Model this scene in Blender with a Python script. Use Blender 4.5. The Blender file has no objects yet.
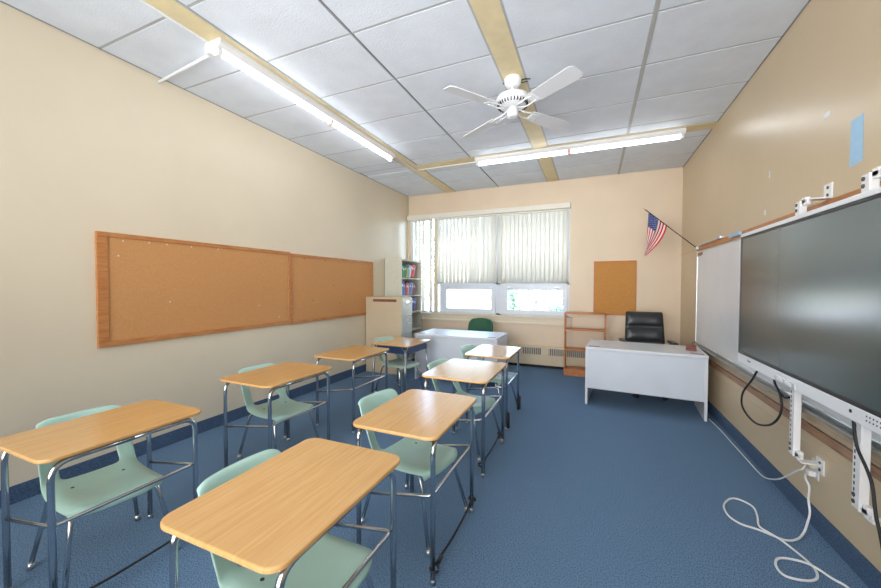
import bpy, bmesh, math, random
from mathutils import Vector, Matrix
random.seed(7)
PI = math.pi
COL = bpy.context.scene.collection
sc = bpy.context.scene

# ---------------------------------------------------------------- camera
cam_d = bpy.data.cameras.new('camera'); cam = bpy.data.objects.new('camera', cam_d); COL.objects.link(cam)
YAW, PITCH, ROLL, F = .40267, .025129, .0022118, 357.9
fw = Vector((-math.sin(YAW)*math.cos(PITCH), math.cos(YAW)*math.cos(PITCH), -math.sin(PITCH)))
r0 = Vector((math.cos(YAW), math.sin(YAW), 0)); u0 = r0.cross(fw)
rr = math.cos(ROLL)*r0 + math.sin(ROLL)*u0; uu = -math.sin(ROLL)*r0 + math.cos(ROLL)*u0
m = Matrix((rr, uu, -fw)).transposed().to_4x4(); m.translation = Vector((0, 0, 1.55))
cam.matrix_world = m
cam_d.sensor_width = 36; cam_d.lens = 36*F/881; cam_d.clip_start = .03; cam_d.clip_end = 200
sc.camera = cam

# ---------------------------------------------------------------- world, sun, exposure
w = bpy.data.worlds.new('world'); sc.world = w; w.use_nodes = True
nt = w.node_tree; bg = nt.nodes['Background']
sky = nt.nodes.new('ShaderNodeTexSky'); sky.sky_type = 'NISHITA'; sky.sun_disc = False
sky.sun_elevation = math.radians(50); sky.sun_rotation = math.radians(200); sky.dust_density = 1.5
nt.links.new(sky.outputs[0], bg.inputs[0]); bg.inputs[1].default_value = 1.5
sd = bpy.data.lights.new('sun', 'SUN'); sd.energy = 8; sd.angle = .01; sd.color = (1, .97, .9)
so = bpy.data.objects.new('sun', sd); COL.objects.link(so)
so.rotation_euler = (math.radians(38), 0, math.radians(-18))     # comes over the roof from behind, lights the garden only
def area(name, loc, rot, sx, sy, e, col=(1, 1, 1), spread=PI):
    d = bpy.data.lights.new(name, 'AREA'); d.shape = 'RECTANGLE'; d.size = sx; d.size_y = sy; d.energy = e; d.color = col; d.spread = spread
    o = bpy.data.objects.new(name, d); COL.objects.link(o); o.location = loc; o.rotation_euler = rot
area('added_soft_fill', (-1.2, -2.05, 1.75), (math.radians(90), 0, 0), 4.0, 2.6, 50, (1, .99, .98), 1.7)  # soft fill added behind the camera; the front wall has no opening
area('bounce_flash', (-1.2, -1.0, 1.7), (math.radians(180-56), 0, 0), 2.5, 1.2, 34, (.96, .98, 1), 2.2)
TUBE = 11.0
sc.view_settings.view_transform = 'Standard'; sc.view_settings.look = 'None'
sc.view_settings.gamma = 1; sc.view_settings.use_curve_mapping = False
sc.view_settings.exposure = 0.84

XL, XR, YB, YF, ZC = -3.755, 1.335, 6.99, -2.2, 3.485

# ---------------------------------------------------------------- materials
def mat(name, col, rough=.5, metal=0, var=0, vscale=20, bump=0, bscale=60, emit=None, estr=0, stretch=None,
        trans=0, alpha=1, coat=0, col2=None, spec=None, detail=4, sharp=False):
    mt = bpy.data.materials.new(name); mt.use_nodes = True
    n = mt.node_tree.nodes; L = mt.node_tree.links; b = n['Principled BSDF']
    b.inputs['Base Color'].default_value = (*col, 1); b.inputs['Roughness'].default_value = rough
    b.inputs['Metallic'].default_value = metal
    if spec is not None: b.inputs['Specular IOR Level'].default_value = spec
    if coat: b.inputs['Coat Weight'].default_value = coat; b.inputs['Coat Roughness'].default_value = .12
    if emit: b.inputs['Emission Color'].default_value = (*emit, 1); b.inputs['Emission Strength'].default_value = estr
    if trans: b.inputs['Transmission Weight'].default_value = trans
    tc = n.new('ShaderNodeTexCoord'); mp = n.new('ShaderNodeMapping')
    L.new(tc.outputs['Object'], mp.inputs[0])
    if stretch: mp.inputs['Scale'].default_value = stretch
    if var or col2:
        t = n.new('ShaderNodeTexNoise'); t.inputs['Scale'].default_value = vscale; t.inputs['Detail'].default_value = detail
        L.new(mp.outputs[0], t.inputs['Vector'])
        cr = n.new('ShaderNodeValToRGB')
        c2 = col2 if col2 else tuple(c*(1-var) for c in col)
        c1 = tuple(min(1, c*(1+var*.6)) for c in col) if not col2 else col
        a, z = (.37, .50) if sharp else (.3, .7)
        cr.color_ramp.elements[0].position = a; cr.color_ramp.elements[1].position = z
        cr.color_ramp.elements[0].color = (*c2, 1); cr.color_ramp.elements[1].color = (*c1, 1)
        L.new(t.outputs['Fac'], cr.inputs[0]); L.new(cr.outputs[0], b.inputs['Base Color'])
    if bump:
        t2 = n.new('ShaderNodeTexNoise'); t2.inputs['Scale'].default_value = bscale; t2.inputs['Detail'].default_value = 3
        L.new(mp.outputs[0], t2.inputs['Vector'])
        bp = n.new('ShaderNodeBump'); bp.inputs['Strength'].default_value = bump; bp.inputs['Distance'].default_value = .01
        L.new(t2.outputs['Fac'], bp.inputs['Height']); L.new(bp.outputs[0], b.inputs['Normal'])
    return mt

def lin(r, g, b):
    f = lambda c: (c/255/12.92) if c <= 10 else ((c/255+.055)/1.055)**2.4
    return (f(r), f(g), f(b))

M = dict(
    wall_left=mat('cream wall paint', lin(224, 211, 187), .42, var=.03, vscale=1.5, bump=.06, bscale=8),
    wall_back=mat('peach wall paint', lin(226, 207, 181), .5, var=.035, vscale=2, bump=.06, bscale=8),
    wall_right=mat('tan semi gloss wall paint', lin(208, 188, 155), .33, var=.04, vscale=1.6, bump=.10, bscale=9),
    carpet=mat('blue carpet', lin(110, 139, 170), .95, col2=lin(56, 76, 102), vscale=165, detail=3, bump=.15, bscale=300, sharp=True, spec=.1),
    base=mat('blue carpet baseboard', lin(90, 112, 140), .9, col2=lin(62, 82, 110), vscale=90, bump=.3, bscale=150, spec=.1),
    tile=mat('ceiling tile', lin(224, 231, 240), .8, var=.05, vscale=5, bump=.3, bscale=70),
    grid=mat('ceiling grid grey', lin(178, 180, 180), .6),
    grid_dark=mat('ceiling joint dark', lin(146, 148, 150), .7),
    strip=mat('ceiling cream strip', lin(228, 212, 170), .6, var=.08, vscale=8),
    white=mat('white enamel', lin(238, 238, 238), .35, var=.02),
    white2=mat('white plastic', lin(226, 228, 230), .4, var=.03),
    frame=mat('window white vinyl', lin(214, 222, 232), .35, var=.03),
    sill=mat('sill paint', lin(226, 214, 192), .45, var=.04),
    valance=mat('valance cream', lin(232, 228, 216), .5, var=.02),
    post=mat('window post', lin(214, 205, 180), .5, var=.04),
    cork=mat('cork', lin(207, 153, 99), .9, col2=lin(197, 141, 87), vscale=90, detail=8, bump=.15, bscale=200),
    cork2=mat('cork back', lin(205, 150, 84), .9, col2=lin(187, 130, 66), vscale=90, detail=8, bump=.15, bscale=200),
    oak=mat('oak trim', lin(200, 138, 82), .45, col2=lin(176, 110, 60), vscale=9, stretch=(6, 1, 6), detail=6),
    oakz=mat('orange wood', lin(205, 134, 82), .45, col2=lin(186, 112, 62), vscale=9, stretch=(2, 6, 6), detail=6),
    rail=mat('worn brown wood rail', lin(172, 132, 100), .5, col2=lin(134, 98, 74), vscale=7, stretch=(6, 1, 8), detail=6),
    desk=mat('maple laminate', lin(220, 175, 116), .2, col2=lin(208, 159, 98), vscale=4, stretch=(22, 1.1, 4), detail=5, coat=.22),
    deskedge=mat('maple edge', lin(205, 150, 92), .3, var=.05),
    chrome=mat('chrome tube', (.62, .64, .67), .16, 1),
    steel=mat('dull steel tube', (.42, .47, .53), .3, 1),
    alu=mat('brushed aluminium', (.66, .68, .70), .32, 1),
    hfin=mat('dark heater core', lin(96, 108, 122), .6),
    railtan=mat('greyish tan rail', lin(188, 168, 140), .5, col2=lin(160, 140, 114), vscale=7, stretch=(6, 1, 8)),
    tray=mat('dull aluminium', lin(176, 178, 174), .5, .4),
    seafoam=mat('seafoam plastic', lin(172, 208, 198), .3, var=.05, vscale=6, bump=.05, bscale=120),
    seagrey=mat('grey green plastic', lin(172, 196, 182), .35, var=.05, vscale=6),
    slot=mat('dark rivet', (.03, .03, .03), .4, .6),
    black=mat('black plastic', (.018, .018, .02), .42, var=.1),
    rubber=mat('black rubber', (.012, .012, .014), .6),
    leather=mat('black leather', (.022, .025, .028), .34, var=.2, vscale=12, bump=.2, bscale=90),
    deskwhite=mat('white grey laminate', lin(214, 218, 224), .35, var=.02, vscale=3),
    deskgrey=mat('pale grey enamel panel', lin(205, 212, 222), .4, var=.03, vscale=5),
    bluebox=mat('navy plastic', lin(38, 68, 112), .4, var=.1),
    beige=mat('beige steel', lin(196, 180, 152), .4, var=.04, vscale=4),
    drawer=mat('pale grey green steel', lin(186, 190, 184), .35, var=.04),
    shelfm=mat('pale ivory steel', lin(208, 208, 194), .4, var=.04),
    brown=mat('brown label', lin(120, 78, 62), .5, var=.2, vscale=30),
    green=mat('dark green upholstery', lin(52, 104, 78), .8, col2=lin(38, 84, 62), vscale=80),
    heater=mat('heater beige enamel', lin(222, 206, 176), .4, var=.03),
    hdark=mat('heater fins', lin(150, 154, 158), .5),
    screen=mat('dark display glass', (.066, .092, .092), .2, spec=.9, coat=0),
    bezel=mat('silver white bezel', lin(232, 235, 240), .3),
    board=mat('white dry erase surface', lin(226, 229, 233), .22, var=.03, vscale=2.5),
    tape=mat('pale blue tape', lin(168, 208, 238), .6, var=.05),
    fanm=mat('white fan enamel', lin(240, 242, 244), .35),
    blade=mat('white fan blade', lin(222, 224, 228), .45, var=.02),
    red=mat('flag red', lin(196, 36, 48), .8), fwhite=mat('flag white', lin(232, 228, 226), .8),
    fblue=mat('flag blue', lin(52, 66, 122), .8), gold=mat('gold', (.75, .55, .2), .35, 1),
    maroon=mat('dark red plastic', lin(128, 44, 38), .35, var=.2, vscale=30),
    pink=mat('pink end cap', lin(226, 176, 170), .5),
    paper=mat('paper', lin(222, 228, 234), .7, var=.03), screw=mat('screw', (.1, .11, .12), .4, .8),
    bark=mat('bark', lin(92, 76, 60), .9, var=.3), ground=mat('pale paving', lin(215, 213, 208), .9, var=.05, vscale=2),
    leaf=mat('leaves', lin(126, 158, 136), .6, col2=lin(88, 124, 104), vscale=3),
    cord=mat('white cord', lin(232, 234, 234), .45),
)
tm = mat('fluorescent tube glow', (1, 1, 1), .4, emit=(.93, .97, 1.0), estr=TUBE); M['tube'] = tm
# translucent blind cloth
bm_ = mat('vertical blind vinyl', lin(232, 228, 220), .55)
n = bm_.node_tree.nodes; L = bm_.node_tree.links; tr = n.new('ShaderNodeBsdfTranslucent'); tr.inputs[0].default_value = (*lin(240, 234, 222), 1)
mx = n.new('ShaderNodeMixShader'); mx.inputs[0].default_value = .55
L.new(n['Principled BSDF'].outputs[0], mx.inputs[1]); L.new(tr.outputs[0], mx.inputs[2]); L.new(mx.outputs[0], n['Material Output'].inputs[0])
M['blind'] = bm_
# window glass: thin, clear
gm = bpy.data.materials.new('clear pane'); gm.use_nodes = True; n = gm.node_tree.nodes; L = gm.node_tree.links
n.remove(n['Principled BSDF']); t = n.new('ShaderNodeBsdfTransparent'); g = n.new('ShaderNodeBsdfGlossy'); g.inputs['Roughness'].default_value = .02
fr = n.new('ShaderNodeFresnel'); mx = n.new('ShaderNodeMixShader'); L.new(fr.outputs[0], mx.inputs[0])
L.new(t.outputs[0], mx.inputs[1]); L.new(g.outputs[0], mx.inputs[2]); L.new(mx.outputs[0], n['Material Output'].inputs[0])
M['glass'] = gm

# ---------------------------------------------------------------- mesh helpers
class MB:
    def __init__(s): s.bm = bmesh.new()
    def box(s, x0, x1, y0, y1, z0, z1, bev=0, rot=None, mi=0):
        b = bmesh.new(); bmesh.ops.create_cube(b, size=1)
        for v in b.verts: v.co = Vector(((x0+x1)/2+v.co.x*(x1-x0), (y0+y1)/2+v.co.y*(y1-y0), (z0+z1)/2+v.co.z*(z1-z0)))
        if bev: bmesh.ops.bevel(b, geom=b.edges[:], offset=bev, segments=2, affect='EDGES', profile=.5)
        return s._join(b, rot, mi)
    def _join(s, b, rot=None, mi=0, smooth=False):
        for f in b.faces: f.material_index = mi; f.smooth = smooth
        if rot is not None: bmesh.ops.transform(b, matrix=rot, verts=b.verts[:])
        me = bpy.data.meshes.new('t'); b.to_mesh(me); b.free(); s.bm.from_mesh(me); bpy.data.meshes.remove(me); return s
    def cyl(s, p0, p1, r0, r1=None, seg=16, mi=0, smooth=True):
        r1 = r0 if r1 is None else r1
        p0 = Vector(p0); p1 = Vector(p1); d = p1-p0
        b = bmesh.new(); bmesh.ops.create_cone(b, cap_ends=True, segments=seg, radius1=r0, radius2=r1, depth=d.length)
        q = d.to_track_quat('Z', 'Y').to_matrix().to_4x4(); q.translation = (p0+p1)/2
        for f in b.faces: f.smooth = smooth and len(f.verts) == 4; f.material_index = mi
        bmesh.ops.transform(b, matrix=q, verts=b.verts[:])
        me = bpy.data.meshes.new('t'); b.to_mesh(me); b.free(); s.bm.from_mesh(me); bpy.data.meshes.remove(me); return s
    def tube(s, pts, r, bend=0, seg=10, mi=0, closed=False):
        pts = [Vector(p) for p in pts]
        if bend:
            out = [pts[0]]
            for a, b, c in zip(pts, pts[1:], pts[2:]):
                d0 = (a-b); d1 = (c-b); k = min(bend, d0.length*.49, d1.length*.49)
                p = b+d0.normalized()*k; q = b+d1.normalized()*k
                for i in range(7):
                    t = i/6; out.append(p*(1-t)**2+b*2*t*(1-t)+q*t*t)
            out.append(pts[-1]); pts = out
        n = len(pts); up = None; rings = []
        for i, p in enumerate(pts):
            t = (pts[min(i+1, n-1)]-pts[max(i-1, 0)]).normalized()
            if up is None: up = t.orthogonal().normalized()
            up = (up-t*up.dot(t)).normalized(); sd = t.cross(up)
            rad = r[i] if isinstance(r, (list, tuple)) else r
            rings.append([s.bm.verts.new(p+(up*math.cos(2*PI*k/seg)+sd*math.sin(2*PI*k/seg))*rad) for k in range(seg)])
        for a, b in zip(rings, rings[1:]):
            for k in range(seg):
                f = s.bm.faces.new((a[k], a[(k+1) % seg], b[(k+1) % seg], b[k])); f.smooth = True; f.material_index = mi
        for rg, rv in ((rings[0], True), (rings[-1], False)):
            f = s.bm.faces.new(rg[::-1] if rv else rg); f.material_index = mi
        return s
    def lathe(s, prof, cx=0, cy=0, seg=28, mi=0):
        rings = []
        for r, z in prof: rings.append([s.bm.verts.new((cx+max(r, .0005)*math.cos(2*PI*k/seg), cy+max(r, .0005)*math.sin(2*PI*k/seg), z)) for k in range(seg)])
        for a, b in zip(rings, rings[1:]):
            for k in range(seg):
                f = s.bm.faces.new((a[k], a[(k+1) % seg], b[(k+1) % seg], b[k])); f.smooth = True; f.material_index = mi
        s.bm.faces.new(rings[0][::-1]); s.bm.faces.new(rings[-1]); return s
    def prism(s, pts, z0, z1, bev=0, rot=None, mi=0):      # polygon in xy, extruded in z
        b = bmesh.new(); vs = [b.verts.new((x, y, z0)) for x, y in pts]; f = b.faces.new(vs)
        r = bmesh.ops.extrude_face_region(b, geom=[f])
        for v in r['geom']:
            if isinstance(v, bmesh.types.BMVert): v.co.z = z1
        bmesh.ops.recalc_face_normals(b, faces=b.faces[:])
        if bev:
            es = [e for e in b.edges if abs(e.verts[0].co.z-e.verts[1].co.z) < 1e-6]
            bmesh.ops.bevel(b, geom=es, offset=bev, segments=3, affect='EDGES', profile=.5)
        return s._join(b, rot, mi)
    def grid(s, P, mi=0, close=False, skip=None):           # P[i][j] points
        V = [[s.bm.verts.new(p) for p in row] for row in P]
        for i in range(len(P)-1):
            for j in range(len(P[0])-1):
                if skip and skip(i, j): continue
                f = s.bm.faces.new((V[i][j], V[i][j+1], V[i+1][j+1], V[i+1][j])); f.smooth = True
                f.material_index = mi(i, j) if callable(mi) else mi
        return s
    def build(s, name, mats, parent=None, loc=None, rotz=0):
        me = bpy.data.meshes.new(name); bmesh.ops.recalc_face_normals(s.bm, faces=s.bm.faces[:]); s.bm.to_mesh(me); s.bm.free()
        for k in (mats if isinstance(mats, (list, tuple)) else [mats]): me.materials.append(M[k])
        o = bpy.data.objects.new(name, me); COL.objects.link(o)
        if parent: o.parent = parent
        if loc: o.location = loc
        o.rotation_euler.z = rotz
        return o
def rrect(x0, x1, y0, y1, r, n=6):
    out = []
    for cx, cy, a in ((x1-r, y1-r, 0), (x0+r, y1-r, 90), (x0+r, y0+r, 180), (x1-r, y0+r, 270)):
        for i in range(n+1):
            t = math.radians(a+90*i/n); out.append((cx+r*math.cos(t), cy+r*math.sin(t)))
    return out
def tag(o, label=None, cat=None, group=None, kind=None):
    for k, v in (('label', label), ('category', cat), ('group', group), ('kind', kind)):
        if v: o[k] = v
    return o
def thing(name, loc=(0, 0, 0), rz=0, label=None, cat=None, group=None, kind=None):
    o = bpy.data.objects.new(name, None); COL.objects.link(o); o.location = loc; o.rotation_euler.z = rz; o.empty_display_size = .1
    return tag(o, label, cat, group, kind)
def kids(o): return [c for c in bpy.data.objects if c.parent == o]
def copy_tree(o, loc=None, rz=None, label=None):
    def rec(s, par):
        c = s.copy(); COL.objects.link(c); c.parent = par
        for k in kids(s): rec(k, c)
        return c
    c = rec(o, None)
    if loc: c.location = loc
    if rz is not None: c.rotation_euler.z = rz
    if label: c['label'] = label
    return c
def struct(o, label=None): o['kind'] = 'structure'; return o
def lab(o, s): o['label'] = s; return o

# ---------------------------------------------------------------- room shell
T = .2
struct(MB().box(XL-T, XR+T, YF-T, YB+T, -.15, 0).build('floor', 'carpet'))
struct(MB().box(XL-T, XL, YF-T, YB+T, 0, ZC+.3).build('wall_left', 'wall_left'))
struct(MB().box(XR, XR+T, YF-T, YB+T, 0, ZC+.3).build('wall_right', 'wall_right'))
struct(MB().box(XL, XR, YF-T, YF, 0, ZC+.3).build('wall_front', 'wall_left'))
WX0, WX1, WZ0, WZ1 = -3.70, -.40, .955, 3.045
b = MB(); b.box(XL, WX0, YB, YB+T, 0, ZC+.3); b.box(WX1, XR, YB, YB+T, 0, ZC+.3)
b.box(WX0, WX1, YB, YB+T, 0, WZ0); b.box(WX0, WX1, YB, YB+T, WZ1, ZC+.3)
struct(b.build('wall_back', 'wall_back'))
# ceiling with tiles, grid bars and cream strips
ceil = struct(MB().box(XL-T, XR+T, YF-T, YB+T, ZC+.012, ZC+.3).build('ceiling', 'tile'))
tx = [XL+.001, -2.85, None, -2.635, -1.735, -.80, None, -.605, .385, XR-.001]
ty = []
y = 4.965
while y > YF: ty.append(y); y -= .663
ty = [YF]+ty[::-1]
rows = list(zip(ty, ty[1:]))+[(4.965, 5.20), (5.42, 5.62), (5.62, 6.28), (6.28, 6.93), (6.93, YB)]
cols = [(XL, -2.85), (-2.635, -1.735), (-1.735, -.80), (-.605, .385), (.385, XR)]
g = .012
b = MB()
for x0, x1 in cols:
    for y0, y1 in rows:
        if y1-y0 < .05 or x1-x0 < .05: continue
        b.box(x0+g, x1-g, y0+g, y1-g, ZC, ZC+.02)
b.build('ceiling_tile', 'tile', ceil)
b = MB()
for x0, x1 in cols:
    for y0, y1 in rows[:-1]: b.box(x0, x1, y1-g*1.0, y1+g*1.0, ZC+.003, ZC+.0125)
b.box(.368, .402, YF, YB, ZC-.003, ZC+.0125)
for x in (-2.842, -2.64, -.806, -.60): b.box(x-.008, x+.008, YF, YB, ZC-.002, ZC+.0125)
b.build('grid_bar', 'grid', ceil)
b = MB(); b.box(-1.739, -1.731, YF, YB, ZC-.001, ZC+.0125)
b.box(XL, XL+.012, YF, YB, ZC-.004, ZC+.0125); b.box(XR-.010, XR, YF, YB, ZC-.002, ZC+.0125)
b.build('dark_joint', 'grid_dark', ceil)
b = MB(); b.box(-2.835, -2.648, YF, YB, ZC-.004, ZC+.0125); b.box(-.798, -.608, YF, YB, ZC-.004, ZC+.0125)
b.box(-2.648, -.798, 5.21, 5.41, ZC-.0045, ZC+.0125); b.box(-.608, XR, 5.21, 5.41, ZC-.0045, ZC+.0125)
b.build('cover_strip', 'strip', ceil)
# baseboards (carpet cove)
struct(MB().box(XL, XL+.014, YF, YB, 0, .125, .003).build('baseboard_left', 'base'))
struct(MB().box(XR-.014, XR, YF, YB, 0, .125, .003).build('baseboard_right', 'base'))
struct(MB().box(XL, XR, YF, YF+.014, 0, .125, .003).build('baseboard_front', 'base'))
# thin corner line in the back left
struct(MB().cyl((XL+.012, YB-.012, 0), (XL+.012, YB-.012, ZC), .009, seg=8).build('trim_1', 'wall_left'))

# ---------------------------------------------------------------- window
win = struct(thing('window_1', (0, 0, 0)))
b = MB(); yw = YB+.05
b.box(WX0, WX0+.05, yw, yw+.08, WZ0, WZ1); b.box(WX1-.04, WX1, yw, yw+.08, WZ0, WZ1)
b.box(WX0, WX1, yw, yw+.08, WZ0, WZ0+.03); b.box(WX0, WX1, yw, yw+.08, WZ1-.05, WZ1)
b.box(-3.05, WX1, yw, yw+.08, 1.56, 1.60)
b.box(-1.79, -1.70, yw, yw+.08, WZ0, WZ1)
b.build('window_frame', 'frame', win)
MB().box(-3.13, -3.045, YB-.012, yw+.08, WZ0, WZ1, .004).build('mullion_post', 'post', win)
for x0, x1 in ((-3.0, -1.79), (-1.70, -.44)):
    s = MB(); ya = yw-.03; yb = yw+.03; z0 = .985; z1 = 1.575
    gx0, gx1, gz0, gz1 = x0+.15, x1-.095 if x1 < -1 else x1-.075, 1.066, 1.46
    s.box(x0, gx0, ya, yb, z0, z1, .004); s.box(gx1, x1, ya, yb, z0, z1, .004)
    s.box(gx0, gx1, ya, yb, z0, gz0, .004); s.box(gx0, gx1, ya, yb, gz1, z1, .004)
    so_ = s.build('window_sash', 'frame', win)
    MB().box(gx0, gx1, yw-.002, yw+.004, gz0, gz1).build('pane', 'glass', so_)
    for xx in (x0+.2, x1-.17):
        q = MB(); q.box(xx-.05, xx+.03, ya-.02, ya, 1.50, 1.515, .003); q.tube([(xx-.04, ya-.012, 1.507), (xx+.02, ya-.03, 1.49), (xx+.05, ya-.03, 1.478)], .006)
        q.build('window_latch', 'alu', so_)
for x0, x1, z0 in ((-3.65, -3.12, .985), (-3.0, -1.79, 1.60), (-1.70, -.44, 1.60)):
    MB().box(x0, x1, yw+.035, yw+.041, z0, WZ1-.05).build('pane', 'glass', win)
b = MB(); b.box(XL+.02, WX1+.06, YB-.075, YB+.05, .925, .958, .006); b.box(XL+.02, WX1+.04, YB-.028, YB, .835, .925, .004)
b.box(XL+.02, WX1+.05, YB-.05, YB, .80, .84, .006)
b.build('window_sill', 'sill', win)

# vertical blinds
def blind(x0, x1, z0, label, tilt, gaps=()):
    t = thing('vertical_blind', ((x0+x1)/2, YB-.05, z0), 0, label, 'window blind', None)
    cx = (x0+x1)/2
    MB().box(x0-cx, x1-cx, -.025, .02, 2.915-z0, 2.945-z0, .003).build('head_rail', 'valance', t)
    s = MB(); n = max(2, round((x1-x0)/.082)); st = (x1-x0)/n
    for i in range(n):
        x = x0+st*(i+.5)-cx
        if any(abs(x+cx-gp) < st*.5 for gp in gaps): continue
        a = tilt+random.uniform(-.12, .12); hw = .0455
        P = []
        for k in range(5):
            u = (k/4-.5)*2; dx = u*hw*math.cos(a)-.008*(1-u*u)*math.sin(a); dy = u*hw*math.sin(a)+.008*(1-u*u)*math.cos(a)
            P.append([(x+dx, dy, 0), (x+dx, dy, 2.918-z0)])
        s.grid(P)
    o = s.build('slat_panel', 'blind', t)
    md = o.modifiers.new('thick', 'SOLIDIFY'); md.thickness = .0012
    return t
blind(-3.67, -3.14, .985, 'narrow full-length white vertical blind at the left end of the window beside the bookcase', -.2, (-3.28, -3.62))
blind(-3.03, -1.76, 1.585, 'wide white vertical blind above the left hopper window, slats slightly open', -.15, ())
blind(-1.735, -.43, 1.585, 'wide white vertical blind above the right hopper window, slats nearly closed', -.03, ())
tag(MB().box(XL+.03, WX1+.01, YB-.12, YB-.008, 2.95, 3.045, .004).build('blind_valance', 'valance'),
    'long cream valance board across the top of the window', 'valance')

# ---------------------------------------------------------------- garden beyond the window
o = MB().box(-30, 25, YB+.6, 45, -.62, -.5).build('ground', 'ground'); struct(o)
def tree(x, y, h, r, seed, label, n=1500):
    rnd = random.Random(seed)
    t = thing('tree', (x, y, -.5), 0, label, 'tree', 'trees outside the window')
    q = MB(); q.tube([(0, 0, 0), (.05, 0, h*.3), (-.03, .04, h*.6)], [.13, .1, .05], seg=8); q.build('trunk', 'bark', t)
    c = MB()
    for i in range(n):
        a = rnd.uniform(0, 2*PI); e = math.acos(rnd.uniform(-1, 1)); k = rnd.uniform(.45, 1)**.5*r*(1+.22*math.sin(3*a+seed)*math.sin(2*e))
        p = Vector((k*math.cos(a)*math.sin(e), k*math.sin(a)*math.sin(e), h*.62+k*math.cos(e)*1.1))
        s_ = rnd.uniform(.05, .10); R_ = Matrix.Rotation(rnd.uniform(0, 6), 3, Vector((rnd.uniform(-1, 1), rnd.uniform(-1, 1), rnd.uniform(-1, 1))).normalized())
        vs = [c.bm.verts.new(p+R_ @ Vector(v)*s_) for v in ((-1, 0, 0), (-.3, -.5, .15), (.6, -.4, .1), (1.1, 0, 0), (.6, .4, .1), (-.3, .5, .15))]
        c.bm.faces.new(vs)
    c.build('leaf_crown', 'leaf', t)
tree(-1.75, 12.6, 2.7, 1.25, 3, 'leafy green tree outside, seen through the right hopper window', 3600)
tree(-8.3, 15.5, 5.0, 1.7, 8, 'leafy green tree outside, behind the narrow left blind', 1500)

# ---------------------------------------------------------------- baseboard heater
t = thing('baseboard_heater', (-.9, YB-.06, 0), 0, 'long beige baseboard heater with grilles under the window', 'radiator')
x0, x1 = -2.25, 2.15
b = MB(); b.box(x0, x1, -.03, .055, .055, .40, .006); b.box(x0, x1, -.06, -.02, .37, .405, .005)
b.box(x0, x1, -.06, -.03, .055, .245, .005)
spans = [(a+.9, b+.9) for a, b in ((-3.0, -2.64), (-2.50, -2.14), (-1.735, -1.385), (-1.235, -.885), (-.742, -.10), (.05, .40), (.55, .90))]
bx = x0
for s0, s1 in spans:
    b.box(bx, s0, -.058, -.03, .245, .37); bx = s1
b.box(bx, x1, -.058, -.03, .245, .37)
for i in range(6): b.box(-2.1+i*.8, -2.095+i*.8, -.0625, -.058, .055, .40)
b.build('housing', 'heater', t)
f_ = MB(); f_.box(x0+.01, x1-.01, -.036, -.032, .30, .31)
for s0, s1 in spans:
    f_.box(s0, s1, -.040, -.034, .247, .369, mi=1)
    k = s0+.006
    while k < s1-.012: f_.box(k, k+.013, -.056, -.036, .247, .369); k += .034
f_.build('grille', ['heater', 'hfin'], t)
MB().box(x0, x1, -.02, .05, 0, .056).build('base', 'rubber', t)

# ---------------------------------------------------------------- cork boards
def corkboard(name, y0, y1, z0, z1, label, notch):
    t = thing(name, (XL, (y0+y1)/2, z0), 0, label, 'bulletin board', 'oak-framed cork boards on the left wall')
    h = z1-z0; w_ = (y1-y0)/2; fw_ = .048
    MB().box(.002, .016, -w_+.01, w_-.01, .01, h-.01).build('cork_panel', 'cork', t)
    q = MB(); q.box(.002, .028, -w_, w_, 0, fw_, .004); q.box(.002, .028, -w_, w_, h-fw_*.8, h, .004)
    l0 = fw_*1.6 if notch else fw_*.6
    q.box(.002, .027, -w_, -w_+l0, fw_, h-fw_*.8, .004); q.box(.002, .027, w_-fw_*.6, w_, fw_, h-fw_*.8, .004)
    q.build('board_frame', 'oak', t)
    rnd = random.Random(int(y0*10))
    for i in range(9):
        q = MB(); yy = rnd.uniform(-w_+.12, w_-.12); zz = rnd.choice([h-.06, h-.055, rnd.uniform(.1, h-.1)]); q.cyl((.015, yy, zz), (.021, yy, zz), .006, seg=8); q.build('push_pin', ['white2' if notch else 'slot'], t)
corkboard('bulletin_board', 1.592, 3.625, 1.025, 1.985, 'large orange cork bulletin board, the nearer of the two on the left wall', True)
corkboard('bulletin_board', 3.632, 5.59, 1.015, 1.97, 'cork bulletin board farther along the left wall, ending beside the filing cabinet', False)
t = thing('bulletin_board', (.348, YB, 1.025), 0, 'small upright cork board on the back wall behind the office chair', 'bulletin board')
MB().box(-.33, .33, -.015, -.002, .01, .945).build('cork_panel', 'cork2', t)
q = MB(); q.box(-.338, .338, -.022, -.002, 0, .02, .003); q.box(-.338, .338, -.022, -.002, .935, .955, .003)
q.box(-.338, -.32, -.022, -.002, .02, .935, .003); q.box(.32, .338, -.022, -.002, .02, .935, .003)
q.build('board_frame', 'oakz', t)

# ---------------------------------------------------------------- student desks
def make_desk():
    t = thing('student_desk', (0, 0, 0), 0, '', 'desk', 'maple-topped student desks')
    X, Y, H = .27, .36, .78
    q = MB(); q.prism(rrect(-X, X, -Y, Y, .06, 8), H-.019, H, .006); tp = q.build('desktop', 'desk', t)
    lx, ly = X-.035, Y-.045
    for sx in (-1, 1):
        for sy in (-1, 1):
            q = MB(); q.tube([(sx*lx, sy*ly, .02), (sx*lx, sy*ly, H-.037), (sx*lx, 0, H-.037)], .0135, .075, 12)
            l_ = q.build('leg', 'chrome', t)
            MB().cyl((sx*lx, sy*ly, .0), (sx*lx, sy*ly, .03), .018, .012, 12).build('glide', 'alu', l_)
    q = MB(); q.tube([(-lx, -ly, .375), (lx-.008, -ly+.006, .455), (lx-.008, ly-.006, .455), (-lx, ly, .375)], .009, .035, 10)
    q.build('brace', 'chrome', t)
    for sy in (-1, 1): MB().tube([(-lx, sy*.2, H-.033), (lx, sy*.2, H-.033)], .008).build('cross_rail', 'steel', t)
    return t
desk0 = make_desk()
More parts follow.
